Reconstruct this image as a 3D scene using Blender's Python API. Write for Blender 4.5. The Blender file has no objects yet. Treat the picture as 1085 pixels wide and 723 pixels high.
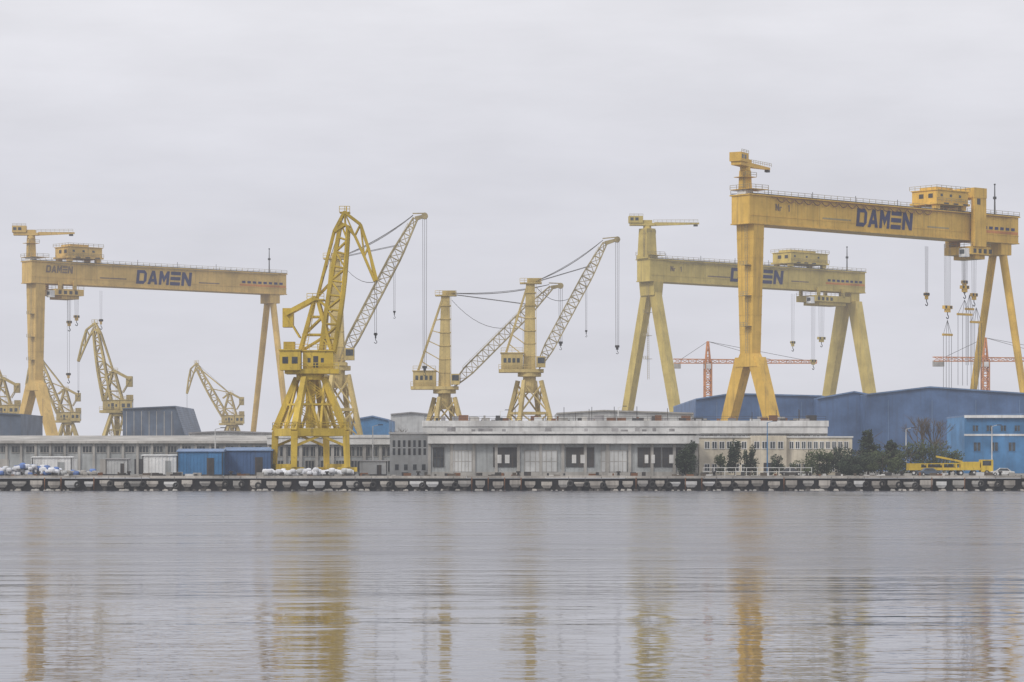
import bpy, bmesh, math, random
from mathutils import Vector, Matrix, noise
random.seed(7)
R=math.radians
scene=bpy.context.scene
F=3000.0; CX=542.5; HY=490.0; EYE=5.0; GZ=2.5
def wx(px,D): return (px-CX)*D/F
def wz(py,D): return EYE+(HY-py)*D/F

# ------------------------------------------------------------------ materials
def new_mat(name):
    m=bpy.data.materials.new(name); m.use_nodes=True
    nt=m.node_tree; b=nt.nodes['Principled BSDF']
    return m,nt,b
def nd(nt,t,**k):
    n=nt.nodes.new(t)
    for a,v in k.items(): setattr(n,a,v)
    return n
def mixc(nt,fac,a,b,mode='MIX'):
    n=nt.nodes.new('ShaderNodeMix'); n.data_type='RGBA'; n.blend_type=mode
    for s,v in ((0,fac),(6,a),(7,b)):
        if hasattr(v,'is_output'): nt.links.new(v,n.inputs[s])
        elif s==0: n.inputs[0].default_value=v
        else: n.inputs[s].default_value=(v[0],v[1],v[2],1)
    return n.outputs[2]
def noise_n(nt,vec,scale,detail=4,rough=.6):
    n=nt.nodes.new('ShaderNodeTexNoise'); n.inputs['Scale'].default_value=scale
    n.inputs['Detail'].default_value=detail; n.inputs['Roughness'].default_value=rough
    nt.links.new(vec,n.inputs['Vector']); return n.outputs['Fac']
def ramp(nt,fac,a,b,lo=0.,hi=1.):
    n=nt.nodes.new('ShaderNodeMapRange'); nt.links.new(fac,n.inputs[0])
    n.inputs[1].default_value=a;n.inputs[2].default_value=b;n.inputs[3].default_value=lo;n.inputs[4].default_value=hi
    return n.outputs[0]
def mapping(nt,sc,geo=False):
    t=nt.nodes.new('ShaderNodeNewGeometry') if geo else nt.nodes.new('ShaderNodeTexCoord')
    m=nt.nodes.new('ShaderNodeMapping'); m.inputs['Scale'].default_value=sc
    nt.links.new(t.outputs['Position' if geo else 'Object'],m.inputs['Vector']); return m.outputs['Vector']
def paint(name,col,rough=.6,dirt=(.12,.08,.05),dirt_amt=.5,streak=.55,var=.25,patch=1.0,lines=None):
    m,nt,b=new_mat(name)
    v0=mapping(nt,(1,1,1)); v1=mapping(nt,(1.2,1.2,.06))
    n0=noise_n(nt,v0,.16,5); n1=noise_n(nt,v1,1.0,4); n2=noise_n(nt,v0,1.3*patch,6,.7)
    pale=tuple(min(1,c*(1+var)+.02) for c in col); dk=tuple(c*(1-var) for c in col)
    c=mixc(nt,ramp(nt,n0,.35,.65),dk,pale)
    c=mixc(nt,ramp(nt,n1,.5,.78,0,streak),c,dirt)
    c=mixc(nt,ramp(nt,n2,.58,.74,0,dirt_amt),c,dirt)
    if lines:
        w=nd(nt,'ShaderNodeTexWave',wave_type='BANDS',bands_direction=lines[0]); w.inputs['Scale'].default_value=lines[1]
        nt.links.new(v0,w.inputs['Vector'])
        bp=nt.nodes.new('ShaderNodeBump'); bp.inputs['Strength'].default_value=.7; bp.inputs['Distance'].default_value=.06
        nt.links.new(w.outputs['Fac'],bp.inputs['Height']); nt.links.new(bp.outputs[0],b.inputs['Normal'])
    nt.links.new(c,b.inputs['Base Color']); b.inputs['Roughness'].default_value=rough
    b.inputs['Specular IOR Level'].default_value=.3
    return m
Y_G1=paint('gantry_yellow_paint',(.63,.39,.055),dirt=(.17,.11,.045),dirt_amt=.4,streak=.55,var=.16)
Y_G2=paint('gantry_faded_yellow_paint',(.51,.39,.10),dirt=(.17,.13,.07),dirt_amt=.4,streak=.5,var=.16)
Y_G3=paint('gantry_ochre_paint',(.57,.38,.105),dirt=(.18,.12,.07),dirt_amt=.4,streak=.5,var=.16)
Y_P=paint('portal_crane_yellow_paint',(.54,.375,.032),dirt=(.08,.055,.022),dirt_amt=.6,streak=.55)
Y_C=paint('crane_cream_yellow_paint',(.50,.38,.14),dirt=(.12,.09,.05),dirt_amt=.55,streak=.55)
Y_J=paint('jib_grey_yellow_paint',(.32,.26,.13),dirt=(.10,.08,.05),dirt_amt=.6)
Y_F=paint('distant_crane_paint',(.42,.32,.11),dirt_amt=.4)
ORG=paint('tower_crane_orange_paint',(.52,.19,.035),dirt_amt=.2)
NAVY=paint('navy_lettering_paint',(.010,.015,.085),dirt_amt=.12,dirt=(.2,.14,.06),streak=.1)
FADE=paint('faded_lettering_paint',(.16,.11,.075),dirt_amt=.3)
DARK=paint('dark_steel_and_gap_shade',(.03,.03,.032),dirt_amt=.3)
ROPE=paint('wire_rope_steel',(.09,.085,.08),dirt_amt=.2)
WHITE=paint('white_paint',(.70,.70,.69),dirt=(.3,.27,.23),dirt_amt=.4)
CONC=paint('weathered_concrete',(.33,.315,.29),rough=.9,dirt=(.12,.105,.09),dirt_amt=.6,streak=.55)
CONCQ=paint('quay_concrete',(.38,.35,.31),rough=.9,dirt=(.10,.085,.07),dirt_amt=.7,streak=.6,var=.35)
CONCD=paint('dark_stained_concrete',(.06,.053,.046),rough=.9,dirt=(.02,.018,.016),dirt_amt=.7,streak=.7)
CONCL=paint('pale_concrete',(.56,.555,.54),rough=.9,dirt=(.26,.24,.22),dirt_amt=.5,streak=.5)
WALLG=paint('grey_wall_panel',(.33,.345,.345),rough=.85,dirt=(.14,.13,.12),dirt_amt=.5,streak=.55,lines=('X',1.2))
WALLL=paint('light_grey_render',(.46,.465,.46),rough=.85,dirt=(.19,.18,.17),dirt_amt=.5,streak=.5)
CREAM=paint('cream_render',(.58,.52,.41),rough=.85,dirt=(.25,.21,.16),dirt_amt=.4,streak=.45)
ROOF=paint('bitumen_roof',(.24,.23,.23),rough=.9,dirt=(.12,.11,.11),dirt_amt=.6)
BLUE=paint('blue_cladding',(.055,.12,.26),rough=.55,dirt=(.05,.07,.12),dirt_amt=.35,streak=.5,var=.18,lines=('X',1.6))
BLUER=paint('blue_roof_cladding',(.11,.19,.34),rough=.5,dirt=(.08,.10,.16),dirt_amt=.3,lines=('X',1.6))
BLUEL=paint('bright_blue_cladding',(.055,.20,.41),rough=.5,dirt=(.06,.1,.18),dirt_amt=.3,lines=('X',2.2))
SLATE=paint('slate_blue_sheet',(.08,.11,.16),rough=.6,dirt_amt=.3,lines=('X',1.5))
TARP=paint('white_tarp',(.66,.67,.70),rough=.8,dirt=(.35,.33,.32),dirt_amt=.4,patch=.8)
TARPB=paint('blue_tarp',(.10,.18,.42),rough=.7,dirt_amt=.3)
RUBBER=paint('black_rubber',(.022,.021,.02),rough=.9,dirt=(.07,.06,.05),dirt_amt=.4)
BARK=paint('bark',(.10,.08,.06),rough=.95,dirt_amt=.3)
RUST=paint('rusty_steel',(.16,.07,.03),rough=.9,dirt=(.06,.03,.02),dirt_amt=.5)
def glass_mat():
    m,nt,b=new_mat('window_glass')
    v=mapping(nt,(1,1,1)); n=noise_n(nt,v,.9,3)
    nt.links.new(mixc(nt,ramp(nt,n,.35,.65),(.012,.015,.018),(.06,.07,.075)),b.inputs['Base Color'])
    b.inputs['Roughness'].default_value=.15; return m
GLASS=glass_mat()
def leaf_mat(name,a,c):
    m,nt,b=new_mat(name)
    v=mapping(nt,(1,1,1)); n=noise_n(nt,v,.7,4); n2=noise_n(nt,v,5,3)
    col=mixc(nt,ramp(nt,n,.35,.65),a,c); col=mixc(nt,ramp(nt,n2,.5,.7,0,.6),col,tuple(x*.5 for x in a))
    nt.links.new(col,b.inputs['Base Color']); b.inputs['Roughness'].default_value=.8
    b.inputs['Specular IOR Level'].default_value=.2
    return m
LEAF=leaf_mat('green_foliage',(.032,.046,.02),(.085,.105,.04))
LEAFD=leaf_mat('dark_green_foliage',(.018,.028,.017),(.042,.058,.028))

# ------------------------------------------------------------------ mesh builder
def jit(w): return w*(1+random.uniform(-.012,.012))
class MB:
    def __init__(s): s.v=[];s.f=[];s.m=[];s.mats=[];s.cur=0
    def mat(s,m):
        if m not in s.mats: s.mats.append(m)
        s.cur=s.mats.index(m); return s
    def add(s,vs,fs):
        o=len(s.v); s.v+= [tuple(p) for p in vs]
        for f in fs: s.f.append(tuple(o+i for i in f)); s.m.append(s.cur)
    def hexa(s,a,b):  # a,b: 4 pts each
        s.add(list(a)+list(b),[(3,2,1,0),(4,5,6,7),(0,1,5,4),(1,2,6,5),(2,3,7,6),(3,0,4,7)])
    def box(s,x0,x1,y0,y1,z0,z1):
        s.hexa([(x0,y0,z0),(x1,y0,z0),(x1,y1,z0),(x0,y1,z0)],[(x0,y0,z1),(x1,y0,z1),(x1,y1,z1),(x0,y1,z1)])
    def frame(s,p,q):
        d=(q-p).normalized()
        up=Vector((0,0,1)) if abs(d.z)<.999 else Vector((0,1,0))
        sd=d.cross(up).normalized(); u2=sd.cross(d).normalized()
        return sd,u2
    def bar(s,p,q,w,h=None,w1=None,h1=None):
        p=Vector(p);q=Vector(q); h=h or w; w=jit(w);h=jit(h); w1=w1 or w; h1=h1 or h
        if (q-p).length<1e-4: return
        a,b=s.frame(p,q)
        A=[p+a*x*w/2+b*y*h/2 for x,y in((-1,-1),(1,-1),(1,1),(-1,1))]
        B=[q+a*x*w1/2+b*y*h1/2 for x,y in((-1,-1),(1,-1),(1,1),(-1,1))]
        s.hexa(A,B)
    def tube(s,p,q,r,r1=None,n=8,cap=True):
        p=Vector(p);q=Vector(q); r1=r if r1 is None else r1
        a,b=s.frame(p,q)
        A=[p+(a*math.cos(t)+b*math.sin(t))*r for t in [2*math.pi*i/n for i in range(n)]]
        B=[q+(a*math.cos(t)+b*math.sin(t))*r1 for t in [2*math.pi*i/n for i in range(n)]]
        fs=[(i,(i+1)%n,n+(i+1)%n,n+i) for i in range(n)]
        if cap: fs+=[tuple(range(n))[::-1],tuple(range(n,2*n))]
        s.add(A+B,fs)
    def rope(s,p,q,r=.06,sag=0,n=1):
        p=Vector(p);q=Vector(q); prev=p
        n=max(n,8 if sag else 1)
        for i in range(1,n+1):
            t=i/n; c=p.lerp(q,t)-Vector((0,0,sag*4*t*(1-t)))
            s.tube(prev,c,r,n=4,cap=False); prev=c
    def torus(s,c,axis,Rr,r,n=14,k=6):
        c=Vector(c);axis=Vector(axis).normalized()
        a=axis.orthogonal().normalized(); b=axis.cross(a)
        vs=[];fs=[]
        for i in range(n):
            t=2*math.pi*i/n; d=a*math.cos(t)+b*math.sin(t)
            for j in range(k):
                u=2*math.pi*j/k; vs.append(c+d*(Rr+r*math.cos(u))+axis*r*math.sin(u))
        for i in range(n):
            for j in range(k): fs.append((i*k+j,((i+1)%n)*k+j,((i+1)%n)*k+(j+1)%k,i*k+(j+1)%k))
        s.add(vs,fs)
    def lattice(s,p,q,w0,w1,n,c=.3,br=.15,h0=None,h1=None,mid=None):
        """four chord lattice truss"""
        p=Vector(p);q=Vector(q);a,b=s.frame(p,q); h0=h0 or w0; h1=h1 or w1
        def ring(t):
            if mid: 
                m=mid
                if t<.15: k=t/.15; w=w0+(m-w0)*k; h=h0+(m-h0)*k
                elif t<.75: w=h=m
                else: k=(t-.75)/.25; w=m+(w1-m)*k; h=m+(h1-m)*k
            else: w=w0+(w1-w0)*t; h=h0+(h1-h0)*t
            o=p.lerp(q,t)
            return [o+a*x*w/2+b*y*h/2 for x,y in((-1,-1),(1,-1),(1,1),(-1,1))]
        pr=ring(0)
        for i in range(n):
            nx=ring((i+1)/n)
            for k in range(4):
                s.bar(pr[k],nx[k],c)
                k2=(k+1)%4
                if i%2: s.bar(pr[k],nx[k2],br)
                else: s.bar(pr[k2],nx[k],br)
                s.bar(nx[k],nx[k2],br)
            pr=nx
    def rail(s,p,q,h=1.1,step=2.0,r=.05):
        p=Vector(p);q=Vector(q);L=(q-p).length;n=max(1,int(L/step));z=Vector((0,0,1))
        for i in range(n+1):
            o=p.lerp(q,i/n); s.bar(o,o+z*h,r*2)
        for k in (.5,1.): s.bar(p+z*h*k,q+z*h*k,r*2)
    def ladder(s,p,q,w=.6,step=.6,ax=(0,1,0)):
        p=Vector(p);q=Vector(q);A=Vector(ax)*w/2
        s.bar(p-A,q-A,.1);s.bar(p+A,q+A,.1); n=int((q-p).length/step)
        for i in range(1,n): o=p.lerp(q,i/n); s.bar(o-A,o+A,.06)
    def obj(s,name,parent=None,smooth=False):
        me=bpy.data.meshes.new(name); me.from_pydata(s.v,[],s.f)
        for m in s.mats: me.materials.append(m)
        me.polygons.foreach_set('material_index',s.m)
        bm=bmesh.new();bm.from_mesh(me);bmesh.ops.recalc_face_normals(bm,faces=bm.faces);bm.to_mesh(me);bm.free()
        if smooth: me.polygons.foreach_set('use_smooth',[True]*len(me.polygons))
        o=bpy.data.objects.new(name,me); scene.collection.objects.link(o)
        if parent: o.parent=parent
        return o
def empty(name,x,y,z,rz=0,sc=1):
    e=bpy.data.objects.new(name,None); scene.collection.objects.link(e)
    e.location=(x,y,z); e.rotation_euler=(0,0,rz); e.scale=(sc,sc,sc); e.empty_display_size=.5
    return e

# ------------------------------------------------------------------ lettering
LET={'D':[[(0,0),(.28,0),(.28,1),(0,1)],[(.28,.78),(.74,.78),(.74,1),(.28,1)],[(.28,0),(.74,0),(.74,.22),(.28,.22)],
 [(.74,0),(1,.22),(1,.78),(.74,1),(.74,.78),(.74,.22)]],
 'A':[[(0,0),(.28,0),(.5,.7),(.5,1),(.36,1)],[(1,0),(.64,1),(.5,1),(.5,.7),(.72,0)],[(.337,.18),(.663,.18),(.594,.4),(.406,.4)]],
 'M':[[(0,0),(.26,0),(.26,1),(0,1)],[(.74,0),(1,0),(1,1),(.74,1)],[(.26,1),(.26,.55),(.5,.15),(.5,.6)],[(.74,1),(.5,.6),(.5,.15),(.74,.55)]],
 'E':[[(0,0),(1,0),(1,.24),(0,.24)],[(0,.38),(1,.38),(1,.62),(0,.62)],[(0,.76),(1,.76),(1,1),(0,1)]],
 'N':[[(0,0),(.28,0),(.28,1),(0,1)],[(.72,0),(1,0),(1,1),(.72,1)],[(.28,1),(.28,.58),(.72,0),(.72,.42)]],
 'r':[[(0,0),(.25,0),(.25,.6),(0,.6)],[(.25,.45),(.6,.45),(.6,.62),(.25,.62)]],
 '1':[[(.35,0),(.6,0),(.6,1),(.35,1)],[(.1,.7),(.35,.75),(.35,1)]],' ':[]}
def letters(mb,word,u0,u1,z0,z1,v,slant=.12):
    n=len(word); cw=(u1-u0)/n
    for i,ch in enumerate(word):
        for poly in LET[ch]:
            vs=[(u0+(i+x*.88+y*slant)*cw,v,z0+y*(z1-z0)) for x,y in poly]
            vb=[(a,b+.04,c) for a,b,c in vs]; k=len(vs)
            mb.add(vs+vb,[tuple(range(k))]+[(j,(j+1)%k,k+(j+1)%k,k+j) for j in range(k)])

def hook_block(mb,x,y,ztop,zb,mat,n=4,sp=1.4,hs=1.0,rr=.05):
    mb.mat(ROPE)
    for i in range(n):
        dx=(i-(n-1)/2)*sp/max(1,n-1)
        mb.rope((x+dx,y,ztop),(x+dx*.8,y,zb),rr)
    k=hs
    mb.mat(mat); mb.box(x-sp*.6,x+sp*.6,y-.5*k,y+.5*k,zb-1.1*k,zb); mb.box(x-sp*.35,x+sp*.35,y-.35*k,y+.35*k,zb-2.2*k,zb-1.1*k)
    mb.mat(DARK)
    for dx in (-.35*sp,.35*sp): mb.tube((x+dx,y-.55*k,zb-.5*k),(x+dx,y+.55*k,zb-.5*k),.5*k,n=10)
    pts=[(0,-2.2),(0,-3),(.45,-3.4),(.55,-3.9),(.2,-4.3),(-.3,-4.2),(-.55,-3.8)]
    for a,b in zip(pts,pts[1:]): mb.tube((x+a[0]*k,y,zb+a[1]*k),(x+b[0]*k,y,zb+b[1]*k),.15*k,n=6)

# ------------------------------------------------------------------ gantry cranes
TH=R(40.5); SP=101.0
def gantry(px,D,Y,leg='column',tr=(70,85),tr2=(86,93),boom=40,let=(38,61),pend=2.1,hooks=(),old=False,foot=15.2,mh=8,drop=True,bl=17.5):
    e=empty('gantry_crane',wx(px,D),D,GZ,TH)
    zb,zt=65.0,72.2; V=3.3
    m=MB().mat(Y)
    m.box(-3.6,SP+4,-V,V,zb,zt)
    for u in range(-2,int(SP)+4,6):
        m.box(u,u+.16,-V-.05,-V,zb+.4,zt-.4); m.box(u,u+.16,V,V+.05,zb+.4,zt-.4)
    m.box(-3.9,SP+4.3,-V-.5,V+.5,zt,zt+.3); m.box(-3.8,SP+4.2,-V-.25,V+.25,zb-.3,zb)
    m.box(-3.7,SP+4.1,-V-.10,-V-.01,zb+1.9,zb+2.05)
    m.obj('main_girder',e)
    m=MB().mat(ORG); m.box(SP-17,SP+3.7,-V-.06,-V-.02,zb+2.3,zb+3.0); m.mat(NAVY); u=SP-16
    while u<SP+2: m.box(u,u+1.5,-V-.08,-V-.065,zb+3.3,zb+4.1); u+=2.4
    m.mat(FADE if Y!=Y_G1 else Y_J)
    for u,w in((24,11),(66,9)): m.box(u,u+w,-V-.05,-V-.02,zb+2.4,zb+2.8)
    m.obj('girder_markings',e)
    m=MB().mat(DARK); m.box(-3.5,SP+4,-V-.3,-V+.1,zt+.31,zt+.56); m.box(-3.5,SP+4,V-.1,V+.3,zt+.31,zt+.56); m.obj('trolley_rails',e)
    m=MB().mat(Y_J)
    m.rail((-3.5,-V-.45,zt+.3),(SP+4,-V-.45,zt+.3),1.2,2.5,.045); m.rail((-3.5,V+.45,zt+.3),(SP+4,V+.45,zt+.3),1.2,2.5,.045)
    m.obj('girder_handrails',e)
    m=MB().mat(RUST if Y==Y_G1 else Y_J); u=6
    zz=zt-.35
    while u<tr[0]-2:
        m.rope((u,-V-.6,zz),(u+3.4,-V-.6,zz),.15 if Y==Y_G1 else .09,sag=1.0 if Y==Y_G1 else .5); u+=3.4
    m.bar((4,-V-.6,zz+.1),(SP,-V-.6,zz+.1),.16); m.obj('cable_festoon',e)
    m=MB().mat(NAVY); letters(m,'DAMEN',let[0],let[1],zb+1.2,zb+6.1,-V-.11)
    if old: m.mat(FADE); letters(m,'DAMEN',2,13,zb+3.6,zb+6.1,-V-.11)
    else: m.mat(FADE); letters(m,'Nr 1',6,12,zb+3.6,zb+5.4,-V-.11,0)
    m.obj('lettering',e)
    def rect(u,v,z,du,dv): return [(u-du/2,v-dv/2,z),(u+du/2,v-dv/2,z),(u+du/2,v+dv/2,z),(u-du/2,v+dv/2,z)]
    def bogie(m,u,v,n=4):
        m.mat(Y).box(u-2,u+2,v-5,v+5,1.8,3.3); m.mat(DARK)
        for k in range(n): kk=-3.6+7.2*k/(n-1); m.tube((u-1.2,v+kk,1),(u+1.2,v+kk,1),.95,n=12)
        m.mat(Y)
    m=MB().mat(Y)
    if leg=='column':
        m.hexa(rect(0,0,31,3.2,4.4),rect(0,0,zb-.3,3.8,6.4))
        for z in range(36,64,5): 
            t=(z-31)/34; m.hexa(rect(0,0,z,3.3+.6*t,4.5+2*t),rect(0,0,z+.22,3.3+.6*t,4.5+2*t))
        m.hexa(rect(0,0,27.5,3.4,8.0),rect(0,0,31,3.25,4.5))
        for s in(-1,1):
            m.hexa(rect(0,s*(foot-.6),3.2,2.9,3.2),rect(0,s*2.2,30,3.1,3.9)); bogie(m,0,s*foot)
        m.bar((0,-foot+1,5),(0,foot-1,5),1.6,2.0)
    else:
        m.hexa(rect(0,0,zb-5,4.0,6.8),rect(0,0,zb-.3,4.2,7.8))
        for s in(-1,1):
            m.hexa(rect(0,s*16.2,3.2,2.8,3.0),rect(0,s*2.0,zb-4,3.0,3.2)); bogie(m,0,s*16.2)
        m.bar((0,-15,5),(0,15,5),1.6,2.0)
    m.obj('rigid_leg',e)
    m=MB().mat(Y_J); m.ladder((-2.3,-1,31),(-2.6,-1,zb),.8,.7)
    for z in (38,46,54): m.box(-3.6,-1.6,-2.2,.2,z,z+.12); m.rail((-3.6,-2.2,z),(-3.6,.2,z),1,1)
    m.obj('leg_ladder',e)
    m=MB().mat(Y); u=SP-1
    m.box(u-2.2,u+2.2,-3.1,3.1,zb-3.6,zb-.31)
    for s in(-1,1):
        if leg=='column': m.tube((u,s*12.8,3.2),(u,s*1.8,zb-3.2),pend*.42,pend*.5,n=12); bogie(m,u,s*12.8,3)
        else: m.hexa(rect(u,s*15.5,3.2,3,3.4),rect(u,s*2.6,zb-3.5,3.4,4.4)); bogie(m,u,s*14.5,4)
    m.bar((u,-12,5),(u,12,5),1.3,1.6)
    m.obj('pendulum_leg',e)
    m=MB().mat(Y); mu=-1.9; mw=1.25 if leg=='column' else 2.3
    m.hexa(rect(mu,0,zt+.36,mw*2,mw*2.2),rect(mu,0,zt+mh,mw*1.7,mw*1.8))
    m.box(mu-2,mu+5,-3.6,3.6,zt+1.6,zt+1.75); m.mat(Y_J); m.rail((mu-2,-3.6,zt+1.7),(mu+5,-3.6,zt+1.7)); m.rail((mu-2,-3.6,zt+1.7),(mu-2,3.6,zt+1.7))
    m.mat(Y).box(mu-2.1,mu+2.1,-2.1,2.1,zt+mh-1.8,zt+mh-1.65); m.mat(Y_J); m.rail((mu-2.1,-2.1,zt+mh-1.65),(mu+2.1,-2.1,zt+mh-1.65))
    m.ladder((mu-mw-.2,-1,zt+1),(mu-mw-.1,-1,zt+mh-.5),.6,.6)
    m.mat(Y if leg!='column' else WHITE).box(mu-mw-.1,mu+mw+.1,-mw*1.1-.2,mw*1.1+.2,zt+.4,zt+1.5)
    m.obj('service_mast',e)
    m=MB().mat(Y)
    m.tube((0,0,0),(0,0,1.0),1.4,n=14)
    m.box(-6,2.5,-1.4,1.4,1.0,1.9); m.box(-6.4,-1.6,-1.7,1.7,1.92,4.3); m.box(-1.4,1.6,-1.2,1.2,1.92,2.9)
    m.hexa([(2.5,-.8,1.0),(2.5,.8,1.0),(2.5,.8,2.2),(2.5,-.8,2.2)],[(bl,-.35,1.6),(bl,.35,1.6),(bl,.35,2.2),(bl,-.35,2.2)])
    m.mat(Y_J); m.rail((2,-.9,2.1),(bl-.5,-.9,2.3),.9,1.5,.04); m.rail((-6.3,-1.7,4.3),(-1.6,-1.7,4.3),.7,1.2,.04)
    m.mat(GLASS); m.box(-6.0,-4.9,-1.73,-1.69,2.7,3.7); m.box(-4.3,-3.2,-1.73,-1.69,2.7,3.7)
    m.mat(DARK).box(bl-1.9,bl-.5,-.5,.5,.9,1.5)
    o=m.obj('service_crane',e); o.location=(mu,0,zt+mh); o.rotation_euler=(0,0,R(boom)-TH)
    m=MB().mat(Y); a,b=tr
    m.box(a,b,-5.0,5.0,zt+1.8,zt+2.4); m.box(a+.6,b-.4,-4.6,4.6,zt+2.45,zt+5.6); m.box(a+.3,b-.1,-4.9,4.9,zt+5.65,zt+5.9)
    m.box(a+2,b-5,-3,3,zt+5.95,zt+6.8)
    for u in(a+1.5,b-1.5):
        for s in(-1,1): m.box(u-.9,u+.9,s*3.4-.7,s*3.4+.7,zt+.6,zt+1.8)
    m.mat(Y_J); m.rail((a,-5,zt+5.9),(b,-5,zt+5.9)); m.rail((a,-5,zt+5.9),(a,5,zt+5.9)); m.rail((a,-5.1,zt+2.4),(b,-5.1,zt+2.4))
    m.mat(GLASS)
    for k in range(3): u=a+2+k*(b-a-4)/2.6; m.box(u,u+.9,-4.66,-4.6,zt+4.0,zt+4.7)
    m.mat(DARK)
    for k in range(3): m.box(a+3+k*4,a+5+k*4,-5.05,-5.0,zt+1.9,zt+2.3)
    for k in range(2): m.box(a-.02+.55,a+.6,-3+3.4*k,-1.4+3.4*k,zt+3.6,zt+4.8)
    m.obj('upper_trolley',e)
    m=MB().mat(Y); a,b=tr2
    if drop:
        m.box(a,b,-5.4,-4.1,zb-2,zt+6.2); m.box(a,b,4.1,5.4,zb-2,zt+6.2); m.box(a-.1,b+.1,-5.5,5.5,zt+4.4,zt+7.2)
        m.mat(DARK).box(a+1,a+2.4,-5.46,-5.4,zt+2.5,zt+4.2); m.mat(Y)
    else:
        for u in(a+1,b-1):
            for s in(-1,1): m.box(u-.6,u+.6,s*4.4-.4,s*4.4+.4,zb-2.6,zb+.8)
    m.box(a-1,b+2.5,-4.8,4.8,zb-4.2,zb-2); m.box(a+2,b+1,-4,4,zb-5.4,zb-4.25)
    m.mat(Y_J); m.rail((a-1,-4.8,zb-2),(b+2.5,-4.8,zb-2)); m.rail((a-1,-4.8,zb-2),(a-1,4.8,zb-2))
    m.mat(DARK)
    for k in range(4): m.box(a+.2+k*2.2,a+1.4+k*2.2,-4.86,-4.8,zb-3.8,zb-2.6)
    m.mat(WHITE).box(a-3,a-1.05,-4.4,-2.2,zb-5.0,zb-2.6); m.mat(GLASS).box(a-3.04,a-3,-4.2,-2.5,zb-4.2,zb-3.0)
    m.obj('lower_trolley',e)
    m=MB()
    for (u,v,z1,n,sp) in hooks: hook_block(m,u,v,zb-2,z1,Y,n,sp,.85)
    m.obj('hoist_ropes_and_hooks',e)
    m=MB().mat(DARK); m.tube((SP,2,zt+.3),(SP,2,zt+9.5),.28,.14,n=6); m.tube((SP,2,zt+5.5),(SP,2,zt+6.2),.5,.5,n=8); m.tube((SP,2,zt+9.5),(SP,2,zt+9.9),.3,.25,n=8)
    for k in range(5): m.bar((10+k*17,3.2,zt+.3),(10+k*17,3.2,zt+3.0),.12)
    m.obj('light_masts',e)
    return e
g1=gantry(795,742,Y_G1,'column',(68,82),(83.5,88.5),62,(37,60),2.3,
   hooks=((73,-4.5,46,6,2.8),(74,4,50,4,1.2),(82,-3,52,5,2.6),(86,-3,50,4,2.0),(89,3,54,4,1.6)),foot=12,mh=6.6,bl=16)
m=MB().mat(ROPE)
for (u,v,z0,z1,w) in((73,-4.5,42,20,1.7),(82,-3,48,24,2.8),(87,-3,46,22,2.2),(90,2,50,30,1.5)):
    for k in(-1,-.3,.4,1): m.rope((u,v,z0),(u+k*w,v,z0-4),.08); m.rope((u+k*w,v,z0-4),(u+k*w,v,z1),.08)
    m.mat(Y_G1).box(u-w-.3,u+w+.3,v-.25,v+.25,z0-4.4,z0-3.8); m.mat(ROPE)
m.obj('spreader_slings',g1)
g2=gantry(690,977,Y_G2,'aframe',(64,84),(78,93),4,(35,62),3.2,hooks=((66,-4,46,3,1.5),(82,-3,48,5,3.0),(84,3,40,4,2)),mh=10.8,drop=False,bl=18)
g3=gantry(38,986,Y_G3,'column',(10,24.5),(6,14),4,(39,63),2.4,hooks=((11,-4,52,4,1.4),(14,-4,54,4,1.6),(15,3,34,2,1),(24,-4,53,2,.8)),old=True,foot=15.5,mh=8.2,drop=False,bl=15)

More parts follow.
